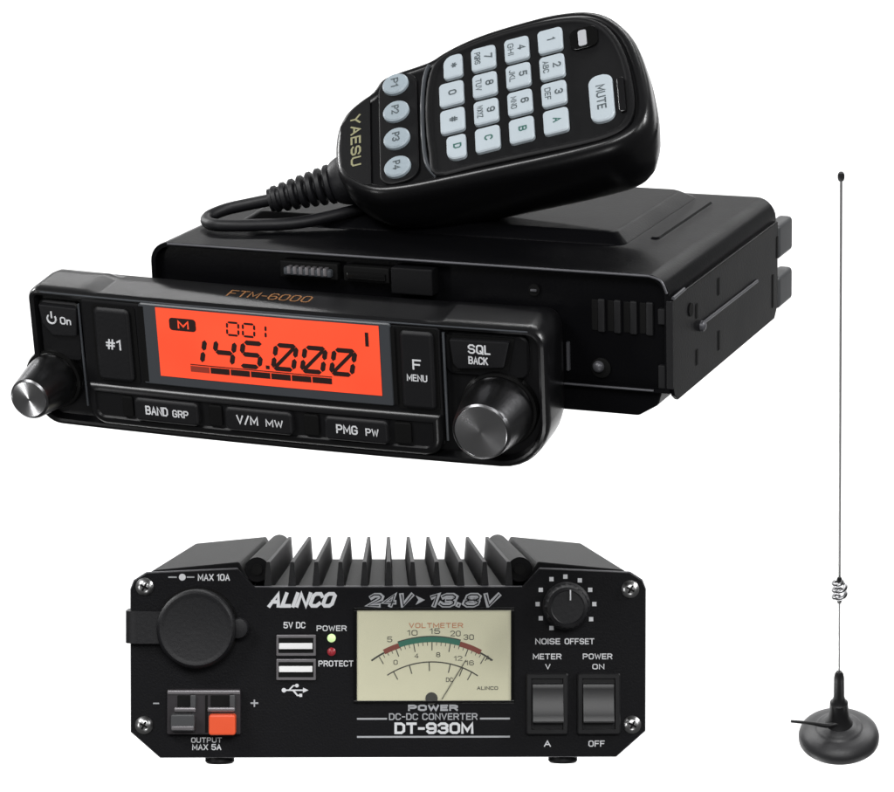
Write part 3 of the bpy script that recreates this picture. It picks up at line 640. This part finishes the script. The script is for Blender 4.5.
for i in range(-12, 13): tick(i*2.6, Ro-(3.6 if i % 4 == 0 else 2.2), Ro-1.2, .26 if i % 4 == 0 else .18)
for i, a in enumerate((-28, -16, -2, 13, 22, 29)): tick(a, Ri-(2.6), Ri, .28)
for a, s_ in ((-22, '5'), (-10, '10'), (1.5, '15'), (12, '20'), (19, '30')):
    ar = math.radians(a); px, pz = mcx+(Ro+2.0)*math.sin(ar), mcz+(Ro+2.0)*math.cos(ar); wd = .75*len(s_); b.text(M['mink'], s_, px-wd, px+wd, pz-.8, pz+.8, -.17, bold=.0)
for a, s_ in ((-24, '0'), (-10, '4'), (4, '8'), (17, '12'), (25, '16')):
    ar = math.radians(a); px, pz = mcx+(Ro-4.8)*math.sin(ar), mcz+(Ro-4.8)*math.cos(ar); wd = .6*len(s_); b.text(M['mink'], s_, px-wd, px+wd, pz-.7, pz+.7, -.17)
b.text(M['morange'], 'VOLTMETER', X(409), X(463), Z(628), Z(623), -.17, bold=.2)
b.text(M['mink'], 'ALINCO', X(477), X(498), Z(690), Z(686.4), -.17, bold=.4)
b.text(M['mink'], 'A', X(485), X(491), Z(661), Z(655.6), -.17, bold=.2)
b.lathe(M['mink'], [(0, 0), (1.8, 0), (1.8, -.1), (0, -.1)], (X(431.5), -.16, z0+.6), seg=24)
b.build('meter_dial', meter)
b = MB(); p0 = Vector((X(442), -.34, z0+.4)); p1 = Vector((X(466), -.34, Z(660)))
b.tube(M['mink'], [p0, p1], .11, 6, smooth=False); b.box(M['mink'], X(449), X(462), -.5, -.3, Z(681), Z(678), .1, mx=None) if False else None
b.text(M['mink'], 'DC', X(446), X(453), Z(682), Z(677.5), -.17, bold=.1)
b.build('needle', meter)
b = MB(); b.box(M['clear'], x0, x1, -.46, -.4, z0, z1); b.build('meter_window', meter)
# offset knob
c = (X(566.4), 0, Z(605.9)); b = MB(); n = 72; rings = []
for r, yy, am in ((6.4, 0, 0), (6.9, -.4, 0), (7.0, -1.6, 0), (6.6, -2.0, 0), (6.3, -2.2, .16), (6.1, -6.6, .16), (5.8, -7.4, .0), (4.9, -7.8, 0), (4.6, -7.6, 0)):
    rings.append([(c[0]+(r+am*math.cos(24*2*math.pi*i/n))*math.cos(2*math.pi*i/n), yy, c[2]+(r+am*math.cos(24*2*math.pi*i/n))*math.sin(2*math.pi*i/n)) for i in range(n)])
b.loft(M['rubber'], rings); b.box(M['white'], c[0]+.55, c[0]+.95, -8.0, -7.2, c[2]+2.0, c[2]+5.0, .05)
b.build('offset_knob', conv, smooth=25)
# rocker switches
for xa, xb, xr0, xr1, nm in ((526, 568.4, 532.6, 563, 'meter selector'), (577, 620.5, 583, 613.6, 'power')):
    b = MB(); za, zb = Z(734.6), Z(673)
    b.loft(M['rocker'], [ring(rrect(X(xa), X(xb), za, zb, .8, i), yy) for i, yy in ((0, 0), (0, -1.2), (.4, -1.6), (1.5, -1.6), (1.7, -.6))])
    sw = b.build('rocker_switch', conv); sw['label'] = 'left rocker switch, meter selector' if nm[0] == 'm' else 'right rocker switch, power'
    b = MB(); rx0, rx1 = X(xr0), X(xr1); zl, zm, zh = Z(722.5), Z(706), Z(683)
    prof_ = [(zl-.2, -.6), (zl, -1.3), (zl+.25, -3.9), (zl+.7, -4.05), *[(zl+1.0+(zh-.4-zl-1.0)*t/8, -3.9+2.0*(1-(1-t/8)**2)) for t in range(1, 8)], (zh-.4, -1.9), (zh, -1.5), (zh, -.6)]
    b.loft(M['rocker'], [[(x, yy, zz_) for zz_, yy in prof_] for x in (rx0, rx1)])
    b.build('rocker', sw, smooth=50)
# feet
for x0, x1 in ((204, 233), (549, 580)):
    for yy in (8, 160):
        b = MB(); b.lathe(M['rubber'], [(0, 0), (4.1, 0), (4.3, -2.6), (3.8, -3.2), (0, -3.2)], ((X(x0)+X(x1))/2, yy, .7), axis='Z', seg=32); b.build('foot', conv)

# ================================================================== ANTENNA
tl = math.radians(33)
ma = Matrix.Rotation(math.radians(.2)-math.atan2(.545*.1306, .839), 4, 'Y') @ Matrix.Rotation(tl, 4, 'X'); ma.translation = Vector(((838.8-447)/3000*2.5, 2.5, -.2867))
ant = tag(empty('whip_antenna', ma), 'tall thin steel whip antenna with a small coil on a round black magnetic base', 'antenna')
b = MB(); b.lathe(M['magnet'], [(0, 0), (31.5, 0), (33.2, 1.2), (33.4, 5), (32.4, 8.5), (29, 11.4), (24, 13.0), (20.6, 13.6), (19.2, 14.6), (17.6, 15.6), (15, 16.2), (12, 18.5), (0, 19)], axis='Z', seg=72)
b.build('magnetic_base', ant, smooth=40)
b = MB(); b.lathe(M['boot'], [(0, 16), (13, 16), (11.0, 19.5), (8.6, 24), (7.8, 33), (7.4, 40), (5.6, 41.5), (4.4, 47), (4.2, 66), (3.6, 70), (2.2, 72.5), (0, 73)], axis='Z', seg=40)
b.build('boot', ant, smooth=40)
b = MB(); b.tube(M['whip'], [(0, 0, 70), (0, 0, 147)], .75, 12, smooth=False); b.tube(M['whip'], [(0, 0, 165), (0, 0, 536)], 1.0, 12, smooth=False)
b.build('whip_rod', ant)
b = MB(); b.lathe(M['boot'], [(0, 0), (2., 0), (2.6, 2), (2.6, 4.5), (1.8, 6.5), (0, 7)], (0, 0, 533), axis='Z', seg=20); b.build('tip_cap', ant)
b = MB()
hel = []; nt_ = 3.0
for i in range(97):
    t = i/96; r = 5.0*min(1, t*9+.12, (1-t)*9+.12); hel.append((r*math.cos(2*math.pi*nt_*t), r*math.sin(2*math.pi*nt_*t), 146+t*20.5))
b.tube(M['chrome'], hel, 1.55, 10, smooth=False); b.lathe(M['chrome'], [(0, 0), (2.4, 0), (2.4, 3), (0, 3)], (0, 0, 154.5), axis='Z', seg=20); b.lathe(M['boot'], [(0, 0), (2, 0), (2.2, 3), (1.4, 5), (0, 5)], (0, 0, 164), axis='Z', seg=20); b.lathe(M['boot'], [(0, 0), (1.6, 0), (2., 2.5), (0, 3)], (0, 0, 143.5), axis='Z', seg=20)
b.build('loading_coil', ant)
b = MB(); b.tube(M['boot'], [(-2, -6.5, 23), (-12, -7.5, 23), (-24, -7.8, 27), (-41, -8, 31)], lambda t: 2.3-1.1*t, 10); b.build('antenna_cable', ant)

# ================================================================== BACKDROP
b = MB(); b.box(M['backdrop'], -2300, 2300, 4000, 4010, -1400, 1250); bd = b.build('backdrop'); tag(bd, 'plain pure white studio backdrop behind all the equipment', kind='structure')

# ================================================================== LIGHT
def area(name, loc, target, sx, sy, power, col=(1, 1, 1)):
    l = bpy.data.lights.new(name, 'AREA'); l.shape = 'RECTANGLE'; l.size = sx; l.size_y = sy; l.energy = power; l.color = col
    o = bpy.data.objects.new(name, l); COL.objects.link(o); o.location = loc
    o.rotation_euler = (Vector(target)-Vector(loc)).to_track_quat('-Z', 'Y').to_euler(); return o
area('backdrop_lamp', (0, 3.0, 1.9), (0, 4.0, .2), 4.4, .5, 105)
area('backdrop_lamp', (0, 3.0, -1.9), (0, 4.0, -.2), 4.4, .5, 105)
area('softbox_left', (-.75, .05, .75), (-.03, .8, 0), .5, .35, 9)
area('softbox_right', (.85, .15, .35), (.05, .85, -.02), .25, .6, 2.2)
area('softbox_front', (.1, -.6, .5), (0, .85, -.03), .8, .4, 10)
area('rim_strip_left', (-.62, 1.15, .42), (-.03, .78, .02), .06, .4, 3.5)
area('rim_strip_right', (.72, .62, .42), (.05, .8, .03), .07, .3, 3.5)
area('added_knob_light_low', (.10, .22, -.62), (-.03, .74, 0), .12, .12, .55)  # added lamp for highlights on the knob caps, in place of table bounce
area('added_knob_strip_left', (-.62, .42, -.12), (-.04, .74, -.02), .07, .22, .55)  # second added lamp, gives the knob caps their other pair of highlights
area('antenna_lamp', (.2, 1.2, .9), (.33, 2.4, -.1), .5, .5, 10)
w_ = bpy.data.worlds.new('World'); scene.world = w_; w_.use_nodes = True
w_.node_tree.nodes['Background'].inputs[0].default_value = (1, 1, 1, 1); w_.node_tree.nodes['Background'].inputs[1].default_value = .07

cam = bpy.data.cameras.new('camera'); co = bpy.data.objects.new('camera', cam); COL.objects.link(co)
co.rotation_euler = (math.radians(90), 0, 0); cam.sensor_width = 36; cam.lens = 36*3000/894; cam.clip_start = .01; cam.clip_end = 100
scene.camera = co
scene.view_settings.view_transform = 'Standard'; scene.view_settings.look = 'None'
scene.view_settings.exposure = 0; scene.view_settings.gamma = 1
